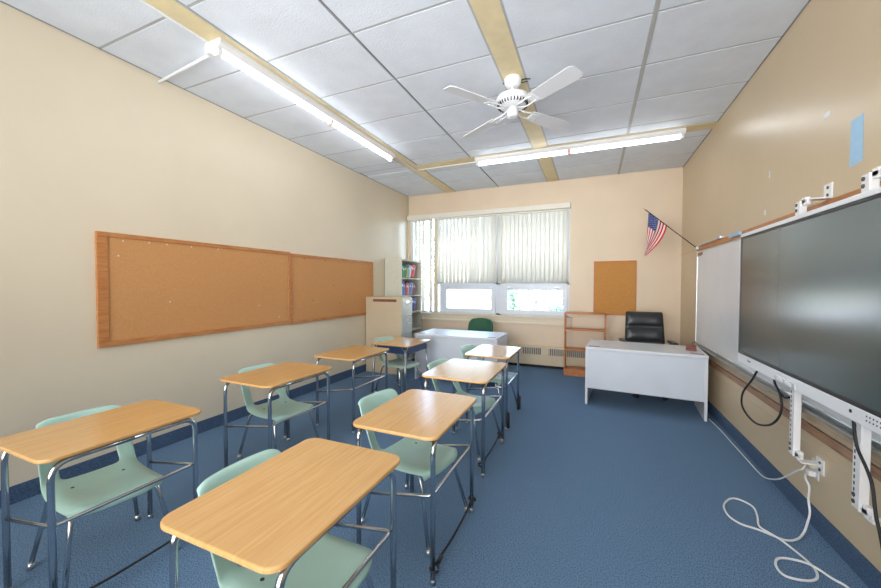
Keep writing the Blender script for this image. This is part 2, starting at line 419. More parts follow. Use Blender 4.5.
desks = [
    (-2.455, 1.085, 0, 'student desk nearest the camera in the left wall row, cut by the photo edge'),
    (-2.525, 2.325, -1, 'student desk second in the row along the left wall, with a chair tucked under it'),
    (-2.53, 3.385, 0, 'student desk in the left wall row that has no chair under it'),
    (-1.04, 1.045, 0, 'largest student desk, at the bottom centre of the photo'),
    (-.978, 1.985, 0, 'student desk second from the camera in the right-hand row'),
    (-1.062, 3.12, 0, 'student desk third from the camera in the right-hand row, its glossy top mirroring the blinds'),
    (-1.065, 4.12, 0, 'farthest student desk of the right-hand row, with black sleeves on its front feet'),
]
D = []
for i, (x, y, r, l) in enumerate(desks):
    o = desk0 if i == 0 else copy_tree(desk0)
    o.location = (x, y, 0); o.rotation_euler.z = math.radians(r); o['label'] = l; D.append(o)
    o.scale = ((1, 1, 1), (1.09, 1.03, 1), (1.03, 1.03, 1), (1, 1, 1), (.98, 1.03, 1), (1.1, 1.09, 1), (.95, 1.03, 1))[i]
# black stretch bands between the front feet
def band(d, lb):
    t = thing('foot_band', d.location[:], d.rotation_euler.z, lb, 'foot band', 'black stretch bands on the desk feet')
    q = MB(); q.tube([(.235, -.30, .085), (.24, -.1, .075), (.24, .12, .075), (.235, .30, .085)], .0065, 0, 8); q.build('strap', 'rubber', t)
    for sy in (-1, 1):
        q = MB(); q.tube([(.235+.021*math.cos(a), sy*.315+.021*math.sin(a), .085+.003*a*sy) for a in [k*PI/6 for k in range(13)]], .007)
        q.cyl((.235, sy*.265, .07), (.25, sy*.255, .105), .012, seg=8)
        q.build('knot', 'rubber', t)
band(D[0], 'black stretch band low between the front legs of the nearest left wall row desk')
band(D[4], 'black stretch band between the front feet of the second desk in the right-hand row')
band(D[2], 'black stretch band between the front feet of the chairless desk in the left wall row')
band(D[5], 'black stretch band between the front feet of the third desk in the right-hand row')
for sy, l in ((-1, 'nearer'), (1, 'farther')):
    d = D[6]
    q = MB(); q.cyl((0, 0, .012), (0, 0, .17), .023, seg=14); q.cyl((0, 0, .165), (0, 0, .18), .023, .016, seg=14)
    o = q.build('foot_sleeve', 'rubber', None, (d.location.x+.235, d.location.y+sy*.315, 0))
    tag(o, 'black foam sleeve on the %s front foot of the farthest desk in the right-hand row' % l, 'foot sleeve', 'black sleeves on desk feet')
# thin foot loop on desk A3
# odd desk with blue book box
t = thing('student_desk', (-2.585, 4.60, 0), math.radians(-3), 'student desk with a navy book box under its top, beside the filing cabinet', 'desk')
H = .725
MB().prism(rrect(-.33, .33, -.345, .345, .05, 8), H-.022, H, .006).build('desktop', 'desk', t)
q = MB()
q.box(-.28, .27, -.27, .27, H-.135, H-.125, .004); q.box(-.28, -.27, -.27, .27, H-.125, H-.024); q.box(.26, .27, -.27, .27, H-.125, H-.024)
q.box(-.27, .26, .262, .27, H-.125, H-.024); q.box(-.27, .26, -.27, -.262, H-.125, H-.024)
q.build('book_box', 'bluebox', t)
for sx in (-1, 1):
    for sy in (-1, 1):
        q = MB(); q.tube([(sx*.255, sy*.30, H-.06), (sx*.275, sy*.335, .02)], .0165, 0, 10); l_ = q.build('leg', 'steel', t)
        q = MB(); q.tube([(sx*.258, sy*.302, H-.12), (sx*.258-.06, sy*.295, H-.03)], .006); q.tube([(sx*.258, sy*.302, H-.12), (sx*.258+.06*(-sx if sx < 0 else 1)*.6, sy*.295, H-.03)], .006)
        q.build('bracket', 'steel', l_)
        MB().cyl((sx*.275, sy*.335, 0), (sx*.275, sy*.335, .03), .018, .014, 10).build('glide', 'alu', l_)

# ---------------------------------------------------------------- student chairs
def shell_mesh(t, m_):
    prof = [(.225, .398, .185), (.232, .415, .195), (.222, .434, .2), (.19, .440, .205), (.12, .434, .21), (.03, .427, .212), (-.06, .427, .212), (-.135, .434, .21),
            (-.195, .452, .208), (-.235, .485, .207), (-.262, .53, .206), (-.282, .575, .204), (-.305, .62, .202), (-.333, .69, .200), (-.358, .748, .196), (-.370, .768, .190), (-.390, .771, .187)]
    U = [-1, -.93, -.8, -.62, -.4, -.15, .15, .4, .62, .8, .93, 1]
    P = []
    for i, (x, z, hw) in enumerate(prof):
        row = []
        for u in U:
            a = abs(u); e = max(0, (a-.75)/.25)
            if i <= 8:
                row.append((x-.05*max(0, a-.7)/.3*(1 if i < 3 else 0)*.9, u*hw, z+.012*min(a, .8)**2-.022*e*e))
            else:
                row.append((x+.030*a*a-.0*e, u*hw, z-(.02*e*e if i >= 13 else 0)))
        P.append(row)
    def skip(i, j): return 8 <= i <= 11 and 3 <= j <= 7
    q = MB(); q.grid(P, skip=skip)
    o = q.build('seat_shell', m_, t)
    s_ = o.modifiers.new('thick', 'SOLIDIFY'); s_.thickness = .011; s_.offset = 0
    sb = o.modifiers.new('smooth', 'SUBSURF'); sb.levels = 2; sb.render_levels = 2
    return o
def make_chair(m_='seafoam'):
    t = thing('student_chair', (0, 0, 0), 0, '', 'chair', 'moulded plastic student chairs')
    sh = shell_mesh(t, m_)
    for x, y in ((.11, .10), (.11, -.10), (-.09, .11), (-.09, -.11)):
        MB().cyl((x, y, .436), (x, y, .4405), .0085, seg=10).build('rivet', 'slot', sh)
    for sx in (-1, 1):
        for sy in (-1, 1):
            q = MB(); q.tube([(sx*.03-.01, sy*.10, .408), (sx*.165-.015, sy*.175, .405), (sx*.26-.01, sy*.235, .02)], .0115, .05, 10)
            l_ = q.build('leg', 'chrome', t)
            MB().cyl((sx*.262-.01, sy*.237, 0), (sx*.258-.01, sy*.233, .035), .017, .013, 12).build('glide', 'alu', l_)
    q = MB(); q.tube([(-.02, -.12, .408), (-.02, .12, .408)], .011); q.tube([(.06, -.12, .408), (.06, .12, .408)], .011)
    q.build('under_frame', 'chrome', t)
    return t
ch0 = make_chair()
chairs = [
    (-2.50, 1.085, -7, 'seafoam green plastic chair under the desk nearest the camera by the left wall'),
    (-2.59, 2.40, -7, 'seafoam plastic chair tucked under the second desk along the left wall'),
    (-1.04, 1.06, -2, 'seafoam plastic chair under the largest desk at the bottom centre'),
    (-1.06, 2.10, -9, 'seafoam plastic chair at the second desk of the right-hand row, back fully showing'),
    (-1.10, 3.27, -11, 'seafoam plastic chair at the third desk of the right-hand row'),
    (-1.13, 4.28, -11, 'seafoam plastic chair at the farthest desk of the right-hand row'),
]
for i, (x, y, r, l) in enumerate(chairs):
    o = ch0 if i == 0 else copy_tree(ch0)
    o.location = (x, y, 0); o.rotation_euler.z = math.radians(r); o['label'] = l
o = copy_tree(ch0, (-2.52, 4.46, 0), math.radians(-16), 'duller grey-green plastic chair at the desk with the navy book box')
for k in kids(o):
    if k.name.startswith('seat_shell'):
        k.data = k.data.copy(); k.data.materials[0] = M['seagrey']
# magazines on the farthest chair
for k, (a, dx, l) in enumerate(((20, 0, 'white magazine lying on the seat of the farthest chair in the right-hand row'),
                               (-12, .03, 'pale blue folder on top of the white magazine on the farthest chair'))):
    q = MB(); q.box(-.10, .10, -.14, .14, 0, .012, .002, mi=0); q.box(-.08, .08, -.10, -.02, .012, .0125, mi=1)
    o = q.build('magazine' if k == 0 else 'folder', ['paper', 'tape'] if k == 0 else ['tape', 'paper'], None, (-.99+dx, 4.27, .448+k*.013), math.radians(a))
    tag(o, l, 'magazine' if k == 0 else 'folder')

# ---------------------------------------------------------------- teacher desks
def teacher_desk(cx, cy, w_, d_, rz, label, pedestal):
    t = thing('teacher_desk', (cx, cy, 0), rz, label, 'desk', None)
    H = .755; a = w_/2; c = d_/2
    MB().box(-a, a, -c, c, H-.035, H, .006).build('desktop', 'deskwhite', t)
    MB().box(-a+.03, a-.03, -c+.03, -c+.045, .215 if not pedestal else .12, H-.035).build('modesty_panel', 'deskgrey', t)
    for s in (-1, 1):
        MB().box(s*(a-.015)-.015, s*(a-.015)+.015, -c+.02, c-.02, 0, H-.036, .003).build('end_panel', 'deskwhite', t)
    for s in (-1, 1):
        MB().box(s*(a-.10)-.065, s*(a-.10)+.065, -c+.06, -c+.10, H-.001, H+.003, .001).build('inlay', 'brown', t)
    if pedestal:
        p = MB().box(a-.45, a-.04, -c+.06, c-.03, .08, H-.04, .003).build('pedestal', 'deskgrey', t)
        for k in range(3):
            d = MB().box(a-.44, a-.05, c-.03, c-.012, .10+k*.205, .29+k*.205, .003).build('drawer', 'deskgrey', t)
            MB().tube([(a-.31, c-.012, .2+k*.205), (a-.31, c+.008, .2+k*.205), (a-.18, c+.008, .2+k*.205), (a-.18, c-.012, .2+k*.205)], .004, .008).build('drawer_handle', 'alu', d)
    return t
teacher_desk(.595, 5.30, 1.30, .72, math.radians(-4.5), 'white teacher desk on the right in front of the black office chair', False)
teacher_desk(-1.995, 5.58, 1.38, .75, 0, 'white teacher desk below the window in front of the green chair', True)
# items on the right desk
t = thing('desk_caddy', (1.115, 5.22, .7575), math.radians(-10), 'small dark red box at the right end of the right teacher desk', 'box')
q = MB(); q.box(-.055, .055, -.05, .05, 0, .028, .004); q.build('box_body', 'maroon', t)
q = MB(); q.prism([(-.05, -.04), (.05, -.04), (.05, .045), (-.05, .045)], .028, .05, .004, rot=Matrix.Rotation(math.radians(8), 4, 'X')); q.build('lid', 'maroon', t)
q = MB(); q.box(-.04, .04, -.0515, -.0495, .007, .02); q.build('clasp', 'brown', t)

# ---------------------------------------------------------------- green chair
t = thing('side_chair', (-1.94, 6.215, 0), 0, 'dark green upholstered chair behind the left teacher desk', 'chair')
q = MB()
P = []
for i in range(9):
    v = i/8; z = .48+v*.45; hw = .26*(1-.10*v)*(1 if v < .7 else 1-.28*((v-.7)/.3)**2)
    P.append([(u*hw, .26+.07*v-.05*u*u, z-(.02*u*u if v > .9 else 0)) for u in [k/5-1 for k in range(11)]])
q.grid(P); o = q.build('backrest', 'green', t); md = o.modifiers.new('t', 'SOLIDIFY'); md.thickness = .045; md.offset = 0
md = o.modifiers.new('s', 'SUBSURF'); md.levels = 2; md.render_levels = 2
q = MB(); q.prism(rrect(-.24, .24, -.24, .22, .07), .41, .47, .018); q.build('seat', 'green', t)
for sx in (-1, 1):
    q = MB(); q.tube([(sx*.22, -.19, .0), (sx*.215, -.17, .41)], .011); q.build('leg', 'chrome', t)
    q = MB(); q.tube([(sx*.22, .27, .0), (sx*.215, .21, .40), (sx*.2, .275, .60)], .011, .05); q.build('leg', 'chrome', t)

# ---------------------------------------------------------------- executive chair
t = thing('office_chair', (.71, 6.02, 0), math.radians(4), 'black leather high-back office chair behind the right teacher desk', 'chair')
def padded(name, x0, x1, z0, z1, y0, lean, th, segs, par, taper=.0):
    q = MB(); n = 18; P = []
    rows_ = 24
    F_, B_ = [], []
    for i in range(rows_+1):
        v = i/rows_; z = z0+(z1-z0)*v; rr_ = min(1, (v+.02)/.08, (1.02-v)/.07); rr_ = max(.0, rr_)**.5
        hw = ((x1-x0)/2)*(1-taper*v)*(.93+.07*rr_)
        puff = abs(math.sin(v*segs*PI))**.35
        rf, rb = [], []
        for k in range(n+1):
            u = k/n*2-1; e = (1-abs(u)**5)
            rf.append((u*hw, y0+lean*v-th*(.25+.75*puff*e)*max(rr_, .2)-.03*(1-u*u)*0+.03*u*u*-1, z))
            rb.append((u*hw, y0+lean*v+.02*e-.03*u*u, z))
        F_.append(rf); B_.append(rb)
    q.grid(F_); q.grid(B_)
    q.grid([[a[0] for a in F_], [a[0] for a in B_]]); q.grid([[a[-1] for a in F_], [a[-1] for a in B_]])
    q.grid([F_[0], B_[0]]); q.grid([F_[-1], B_[-1]])
    bmesh.ops.remove_doubles(q.bm, verts=q.bm.verts[:], dist=.0005)
    return q.build(name, 'leather', par)
padded('backrest', -.27, .27, .50, 1.155, .02, .10, .075, 3, t, .10)
q = MB(); q.prism(rrect(-.26, .26, -.46, .05, .08), .43, .52, .03); q.build('seat', 'leather', t)
for s in (-1, 1):
    q = MB(); q.tube([(s*.27, -.05, .45), (s*.315, -.05, .52), (s*.315, -.06, .725), (s*.315, -.22, .735)], .016, .05)
    a_ = q.build('armrest', 'black', t)
    MB().box(s*.315-.035, s*.315+.035, -.33, -.03, .73, .765, .012).build('arm_pad', 'leather', a_)
MB().cyl((0, -.2, .09), (0, -.2, .43), .03).build('gas_column', 'black', t)
for k in range(5):
    a = k*2*PI/5+.3; c, s = math.cos(a), math.sin(a)
    l_ = MB().tube([(0, -.2, .11), (c*.30, -.2+s*.30, .075)], [.028, .018]).build('base_leg', 'black', t)
    MB().cyl((c*.30-s*.025, -.2+s*.30+c*.025, .03), (c*.30+s*.025, -.2+s*.30-c*.025, .03), .0295).build('caster', 'black', l_)

# ---------------------------------------------------------------- orange open bookshelf
t = thing('bookshelf', (-.12, 6.60, 0), 0, 'low orange-wood open bookshelf with empty shelves against the back wall', 'bookshelf')
for s in (-1, 1): MB().box(s*.318-.011, s*.318+.011, -.13, .13, 0, 1.08, .002).build('side_panel', 'oakz', t)
for z in (1.078, .80, .455, .115): MB().box(-.306 if z < 1 else -.33, .306 if z < 1 else .33, -.13, .13, z-.02, z+.003, .002).build('shelf', 'oakz', t)
MB().box(-.306, .306, -.12, -.105, 0, .094).build('kick_plate', 'oakz', t)

# ---------------------------------------------------------------- filing cabinet and steel bookcase
t = thing('filing_cabinet', (-3.37, 5.56, 0), 0, 'beige steel four-drawer filing cabinet against the left wall', 'filing cabinet')
MB().box(-.365, .352, -.20, .19, .0, 1.34, .005).build('body', 'beige', t)
for k in range(4):
    z0 = .05+k*.32
    d = MB().box(.352, .372, -.188, .178, z0, z0+.305, .004).build('drawer', 'drawer', t)
    q = MB(); q.tube([(.372, -.06, z0+.19), (.395, -.05, z0+.19), (.395, .05, z0+.19), (.372, .06, z0+.19)], .006, .012); q.build('drawer_handle', 'alu', d)
    q = MB(); q.box(.372, .375, -.045, .045, z0+.225, z0+.265, .001); q.build('label_holder', 'alu', d)
q = MB(); q.box(-.21, .265, -.203, -.2, 1.255, 1.30); lab(q.build('name_strip', 'brown', t), 'worn brown strip')
t = thing('bookcase', (-3.55, 6.44, 0), 0, 'tall ivory steel bookcase between the filing cabinet and the window', 'bookcase')
BH = 2.07
for s in (-1, 1): MB().box(-.19, .18, s*.42-.012, s*.42+.012, 0, BH, .003).build('side_panel', 'shelfm', t)
MB().box(-.19, -.178, -.408, .408, 0, BH).build('back_panel', 'shelfm', t)
SZ = [2.045, 1.69, 1.345, 1.01, .65, .34, .06]
for z in SZ: MB().box(-.178, .18, -.408, .408, z-.025, z, .002).build('shelf', 'shelfm', t)
def book(y, z, w_, h, d, col, lean, label, group):
    name = 'book cover '+str(col); mt = M.get(name) or mat(name, lin(*col), .45); M[name] = mt
    b_ = MB(); b_.box(-d, 0, 0, w_, 0, h, .002, mi=0); b_.box(-d+.004, -.004, .003, w_-.003, h-.0004, h+.0006, mi=1)
    if h > .22: b_.box(-.0005, .0008, w_*.2, w_*.8, h*.62, h*.8, mi=1)
    for v in b_.bm.verts:
        yy, zz = v.co.y, v.co.z; v.co.y = yy*math.cos(lean)+zz*math.sin(lean); v.co.z = zz*math.cos(lean)-yy*math.sin(lean)+w_*math.sin(max(lean, 0))
    me = bpy.data.meshes.new('book'); b_.bm.to_mesh(me); b_.bm.free(); me.materials.append(mt); me.materials.append(M['paper'])
    o = bpy.data.objects.new('book', me); COL.objects.link(o); o.location = (-3.55+.155, 6.44+y, z+.001)
    tag(o, label, 'book', group)
G1 = 'books on the top shelf of the bookcase'
x = -.40
top = [((38, 120, 70), .05, .27, 'thick green binder at the left end of the top bookcase shelf', 0), ((60, 150, 92), .05, .235, 'mid-green book standing next to the green binder', 0.02),
       ((36, 128, 80), .05, .245, 'second dark green book on the top bookcase shelf, next to the yellow one', .05), ((214, 188, 60), .035, .20, 'yellow book leaning on the top bookcase shelf', .16), ((120, 190, 228), .05, .26, 'light blue book leaning on the top bookcase shelf', .2),
       ((236, 238, 240), .03, .25, 'white thin book leaning between the light blue and red ones', .2), ((206, 44, 52), .06, .27, 'thick red book leaning on the top bookcase shelf', .22), ((228, 76, 84), .045, .26, 'lighter red book leaning rightmost on the top bookcase shelf', .24)]
def shelf_row(items, start, z, group):
    y = start; prev = 0
    for c, w_, h, l, ln in items:
        w_ *= 1.32; ln *= 1.5
        if ln > prev: y += 0.02*0
        book(y, z, w_, h, .20, c, ln, l, group); y += w_/max(.3, math.cos(ln))+.004; prev = ln
shelf_row(top, x, 1.69, G1)
G2 = 'books on the second shelf of the bookcase'
sec = [((40, 92, 186), .07, .28, 'thick bright blue binder at the left end of the second bookcase shelf', 0), ((56, 132, 204), .035, .26, 'sky-blue book beside the thick blue binder', 0), ((150, 60, 120), .03, .22, 'purple book on the second bookcase shelf', .04),
       ((196, 58, 66), .05, .245, 'red book in the middle of the second bookcase shelf', .06), ((226, 150, 140), .03, .23, 'salmon pink book right of the red one on the second shelf', .1), ((120, 136, 190), .06, .25, 'lavender blue binder leaning on the second shelf', .14),
       ((150, 164, 200), .05, .24, 'pale blue-grey book leaning on the second shelf', .18), ((62, 52, 60), .045, .245, 'near-black book leaning on the second shelf', .24), ((176, 48, 60), .03, .22, 'dark red book leaning rightmost on the second shelf', .26)]
shelf_row(sec, x, 1.345, G2)
G3 = 'books on the third shelf of the bookcase'
shelf_row([((112, 126, 184), .05, .27, 'grey-blue book on the third bookcase shelf beside the cabinet', .12), ((48, 90, 178), .04, .27, 'blue book in the middle of the third bookcase shelf', .14), ((146, 96, 160), .03, .25, 'violet book leaning rightmost on the third shelf', .16)], .00, 1.01, G3)

# ---------------------------------------------------------------- ceiling fan
t = thing('ceiling_fan', (-.712, 3.385, ZC-.0), 0, 'white four-blade ceiling fan hanging from the cream strip', 'ceiling fan')
MB().lathe([(.03, -.088), (.055, -.082), (.076, -.055), (.08, -.015), (.072, 0)]).build('canopy', 'fanm', t)
MB().cyl((0, 0, -.17), (0, 0, -.08), .016).build('down_rod', 'fanm', t)
q = MB(); q.lathe([(.03, -.142), (.10, -.152), (.14, -.175), (.155, -.205), (.15, -.232), (.10, -.240)], seg=36); mo = q.build('motor_housing', 'fanm', t)
q = MB(); q.lathe([(.142, -.234), (.135, -.252), (.115, -.266), (.06, -.278)], seg=36); q.build('vent_ring', 'fanm', mo)
q = MB()
for k in range(30):
    a = k*2*PI/30; q.box(.122, .143, -.0045, .0045, -.264, -.238, rot=Matrix.Rotation(a, 4, 'Z'))
q.build('vent_slot', 'slot', mo)
q = MB(); q.lathe([(.03, -.365), (.045, -.36), (.05, -.345), (.052, -.31), (.045, -.28), (.03, -.27)]); q.build('switch_housing', 'fanm', t)
for k in range(4):
    R_ = Matrix.Rotation(math.radians(-36+90*k), 4, 'Z') @ Matrix.Translation((0, 0, -.295)) @ Matrix.Rotation(math.radians(-12), 4, 'X')
    pts = [(.22, -.058), (.30, -.066), (.68, -.078), (.715, -.07), (.73, -.05), (.73, .05), (.715, .07), (.68, .078), (.30, .066), (.22, .058)]
    bl = MB().prism(pts, -.004, .004, 0, rot=R_).build('blade', 'blade', t)
    q = MB()
    for s in (-1, 1): q.tube([R_ @ Vector((.06, s*.012, .01)), R_ @ Vector((.13, s*.035, -.012)), R_ @ Vector((.20, s*.04, -.006)), R_ @ Vector((.27, s*.03, -.007))], .007, .04, 8)
    q.box(.22, .30, -.045, .045, -.008, -.004, .001, rot=R_)
    q.build('blade_iron', 'fanm', bl)
q = MB(); q.tube([(-.10, .02, -.02), (-.02, .06, -.035), (.10, -.0, -.03), (.15, .06, -.01)], .005, .03); q.tube([(.03, .05, -.03), (.12, .09, -.012)], .004)
lab(q.build('wiring', 'rubber', t), 'loose dark wires at the canopy')

# ---------------------------------------------------------------- fluorescent fixtures
def fixture(x, y, rz, label):
    t = thing('fluorescent_fixture', (x, y, ZC-.005), rz, label, 'ceiling light', 'fluorescent strip lights')
    Lh = 1.35
    q = MB(); pts = [(-.065, 0), (-.065, -.03), (-.04, -.062), (.04, -.062), (.065, -.03), (.065, 0)]
    V = [[(sx*1.0, px, pz) for px, pz in pts] for sx in (-Lh, Lh)]
    q.grid(V); q.bm.faces.new([q.bm.verts[i] for i in range(6)] if q.bm.verts.ensure_lookup_table() is None else []); q.bm.verts.ensure_lookup_table(); q.bm.faces.new([q.bm.verts[i] for i in range(6, 12)])
    for f in q.bm.faces: f.smooth = False
    q.build('housing', 'white', t)
    for xx, m_ in ((-Lh+.03, 'white2'), (0, 'pink'), (Lh-.03, 'white2')):
        MB().box(xx-.018, xx+.018, -.028, .028, -.115, -.06, .004).build('lamp_holder', m_, t)
    for s in (-1, 1):
        q = MB(); q.cyl((s*.03, 0, -.092), (s*(Lh-.055), 0, -.092), .0135, seg=16); q.build('fluorescent_tube', 'tube', t)
    return t
fixture(-2.765, 3.29, PI/2, 'fluorescent strip light running lengthwise along the left ceiling strip')
fixture(-.325, 5.305, 0, 'fluorescent strip light running crosswise beyond the ceiling fan')
fixture(-.45, -.9, 0, 'added unseen fluorescent strip light on the ceiling behind the camera')  # extra fixture, out of view, added to even out the room's brightness
# raceways and conduits
q = MB(); q.tube([(-2.838, YF+.1, ZC-.012), (-2.838, 1.99, ZC-.012), (-2.775, 2.02, ZC-.03)], .012, .02, 8)
tag(q.build('wire_raceway', 'white2'), 'white wire raceway along the left ceiling strip up to the lengthwise light', 'conduit')
q = MB(); q.box(-2.752, -2.722, 4.66, 5.42, ZC-.022, ZC-.0055, .003); q.box(-2.722, -1.66, 5.395, 5.42, ZC-.022, ZC-.0055, .003)
tag(q.build('wire_raceway', 'valance'), 'cream raceway linking the two ceiling lights across the corner of the strips', 'conduit')
q = MB(); q.tube([(XL+.005, 2.085, ZC-.05), (-3.70, 2.08, ZC-.05), (-2.85, 2.0, ZC-.045)], .012, .02, 8)
o = q.build('ceiling_conduit', 'white2'); tag(o, 'thin white conduit from the left wall to the lengthwise ceiling light', 'conduit')
t = thing('junction_clip', (-2.85, 1.965, ZC-.05), 0, 'small white junction block at the near end of the lengthwise light', 'junction box')
q = MB(); q.box(-.028, .028, -.03, .02, -.045, .04, .006); q.build('block', 'white2', t)
q = MB(); q.cyl((-.03, -.01, -.02), (-.03, -.01, .03), .014, seg=10); q.build('connector', 'white2', t)

# ---------------------------------------------------------------- whiteboard on the right wall
t = thing('whiteboard', (XR, 3.6, .76), 0, 'long white dry-erase board on the right wall, mostly behind the display', 'whiteboard')
Yw0, Yw1 = .9-3.6, 5.94-3.6
MB().box(-.016, -.003, Yw0, Yw1, .0, 1.25).build('board_surface', 'board', t)
q = MB(); q.box(-.03, -.003, Yw0, Yw1, -.012, .018, .003); q.box(-.022, -.003, Yw0, Yw1, 1.243, 1.256, .002); q.box(-.022, -.003, Yw1-.012, Yw1+.004, -.01, 1.256, .002)
q.build('board_frame', 'alu', t)
q = MB(); q.box(-.0175, -.016, Yw1-.26, Yw1-.015, 1.19, 1.235); lab(q.build('stain', 'rail', t), 'torn brown paper scrap in the top corner')
t = thing('wooden_rail', (XR, 3.6, 2.02), 0, 'tan wooden rail on the wall directly above the whiteboard', 'rail')
MB().box(-.022, -.002, Yw0, Yw1, .0, .055, .003).build('wood_strip', 'oak', t)
t = thing('map_rail', (XR, 5.37, 2.075), 0, 'short aluminium map rail at the far top end of the whiteboard', 'rail')
MB().box(-.04, -.002, -.48, .48, .002, .03, .004).build('channel', 'alu', t)
q = MB(); q.box(-.05, -.03, -.47, -.40, -.002, .036, .004); q.build('end_clip', 'steel', t)
q = MB().box(XR-.045, XR-.0225, 4.32, 4.60, 2.042, 2.076, .002).build('tape_strip', 'tape'); tag(q, 'pale blue tape stuck on the wooden rail near the display top corner', 'tape')
t = thing('chalk_rail', (XR, 3.6, .55), 0, 'brown wood and aluminium chalk rail under the whiteboard', 'rail')
MB().box(-.024, -.002, Yw0, Yw1+.16, .035, .092, .004).build('wood_strip', 'rail', t)
q = MB(); q.box(-.02, -.002, Yw0, Yw1+.16, .100, .172, .003); lab(q.build('wood_strip', 'railtan', t), 'upper greyish tan wood strip')
MB().box(-.010, -.002, Yw0, Yw1+.16, .092, .100).build('dark_groove', 'slot', t)
q = MB(); q.box(-.065, -.002, Yw0, Yw1, .189, .195, .002); q.box(-.065, -.060, Yw0, Yw1, .189, .203, .002); q.build('tray', 'tray', t)
MB().box(-.024, -.002, Yw0, Yw1+.16, .174, .187).build('dark_groove', 'slot', t)
q = MB(); q.box(XR-.0035, XR, .9, 6.9, .50, .503)
struct(q.build('trim_2', 'wall_right'))
q = MB(); q.box(XR-.004, XR, 5.87, YB, 2.055, 2.059); struct(q.build('trim_3', 'oak'))

# ---------------------------------------------------------------- interactive display
t = thing('interactive_display', (0, 2.81, .9), 0, 'large dark interactive display on wall brackets over the whiteboard', 'television')
Y0, Y1 = -1.02, 1.02; Xf, Xb = 1.155, 1.215
MB().box(Xf+.012, Xb, Y0+.01, Y1-.01, .01, 1.065, .006).build('body', 'black', t)
q = MB(); q.box(Xf+.004, Xf+.012, Y0+.02, Y1-.02, .095, 1.055); q.build('screen', 'screen', t)
q = MB(); q.box(Xf, Xb-.005, Y0, Y1, .0, .075, .006); q.box(Xf-.0, Xb-.005, Y0, Y1, 1.060, 1.088, .005); bz = q.build('bezel', 'bezel', t)
q = MB(); q.box(Xf, Xf+.03, Y0, Y1, .075, .10, .003); q.box(Xf, Xf+.03, Y0, Y1, 1.040, 1.060, .003)
q.box(Xf, Xf+.04, Y1-.028, Y1, .10, 1.04, .004); q.box(Xf, Xf+.04, Y0, Y0+.028, .10, 1.04, .004); lab(q.build('inner_bezel', 'black', t), 'black inner bezel')
MB().box(Xf-.001, Xb-.006, Y1-.004, Y1+.004, .02, 1.06, .002).build('edge_trim', 'alu', t)
# buttons, slot, speaker dots, small logo marks
q = MB(); q.box(Xf-.006, Xf+.004, .06, .33, .006, .044, .004); pp = q.build('button_strip', 'alu', t)
q = MB(); q.box(Xf-.009, Xf-.004, .21, .29, .014, .036, .003); q.box(Xf-.009, Xf-.004, .10, .18, .014, .036, .003); q.build('button', 'white', pp)
q = MB(); q.cyl((Xf-.002, -.45, .045), (Xf+.003, -.45, .045), .009, seg=14); q.build('sensor', 'slot', t)
q = MB()
for k in range(14):
    for j in range(2): q.cyl((Xf-.0012, -.56-k*.022, .055-j*.02), (Xf+.002, -.56-k*.022, .055-j*.02), .0045, seg=6)
q.build('speaker_hole', 'screw', t)
q = MB()
for k, (dy, hh) in enumerate(((0, .018), (-.016, .010), (-.028, .010), (-.04, .012))): q.box(Xf-.0008, Xf+.001, .80+dy-.005, .80+dy+.005, .038, .038+hh)
lab(q.build('logo', 'slot', t), 'tiny dark maker mark')
# mounting brackets
for yb_, l in ((3.06, 'white steel wall bracket under and above the display, the farther of the two'), (2.43, 'white steel wall bracket under and above the display, the nearer one beside the hanging cable')):
    t = thing('wall_bracket', (0, yb_, .44), 0, l, 'bracket', 'white display mounting brackets')
    q = MB(); q.box(1.218, 1.250, -.034, .034, 0, 1.655, .003); q.box(1.212, 1.219, -.034, -.028, 0, 1.655)
    q.build('upright', 'white', t)
    q = MB()
    for k in range(14):
        q.box(1.2165, 1.2185, .012, .020, .05+k*.032, .068+k*.032)
    for z in (.03, .065, 1.60, 1.635): q.cyl((1.214, .016, z), (1.219, .016, z), .011, seg=10)
    q.build('slot_hole', 'screw', t)
    for z, sg in ((.0, -1), (1.625, 1)):
        q = MB(); q.box(1.222, 1.250, -.075, -.030, z-.005, z+.045, .003)
        q.box(1.225, XR-.003, -.108, -.045, z+.018*sg-.004+.008, z+.018*sg+.004+.008, .002); q.box(1.222, 1.228, -.105, -.03, z+.006, z+.03, .002)
        q.box(XR-.010, XR-.001, -.118, -.035, (z-.07 if sg < 0 else z+.02), (z+.025 if sg < 0 else z+.115), .002)
        a_ = q.build('wall_arm', 'white', t)
        for zz in ((z-.045, z-.003) if sg < 0 else (z+.045, z+.09)): MB().cyl((XR-.014, -.082, zz), (XR-.009, -.082, zz), .010, seg=8).build('bolt', 'screw', a_)
# black cables
def cable(name, pts, r, m_, label, cat):
    P = [Vector(p) for p in pts]; out = []
    for i in range(len(P)-1):
        p0, p1, p2, p3 = P[max(i-1, 0)], P[i], P[i+1], P[min(i+2, len(P)-1)]
        for k in range(6):
            s = k/6; out.append(.5*((2*p1)+(p2-p0)*s+(2*p0-5*p1+4*p2-p3)*s*s+(3*p1-p0-3*p2+p3)*s**3))
    out.append(P[-1]); q = MB(); q.tube(out, r, 0, 8); return tag(q.build(name, m_), label, cat)
cable('power_cable', [(1.195, y_, z_) for y_, z_ in [(3.52, .905), (3.57, .86), (3.64, .79), (3.80, .66), (3.85, .58), (3.83, .51), (3.71, .47), (3.53, .468), (3.33, .53), (3.20, .618), (3.142, .714), (3.17, .80), (3.25, .86), (3.265, .905)]],
      .0075, 'rubber', 'black cable hanging in a loop below the display', 'cable')
cable('power_cable', [(1.18, y_, z_) for y_, z_ in [(2.39, .905), (2.36, .78), (2.287, .70), (2.248, .64), (2.22, .52), (2.19, .45), (2.12, .25), (2.05, .1), (2.0, .012)]],
      .007, 'rubber', 'thick black cable dropping from the display at the right edge of the photo', 'cable')
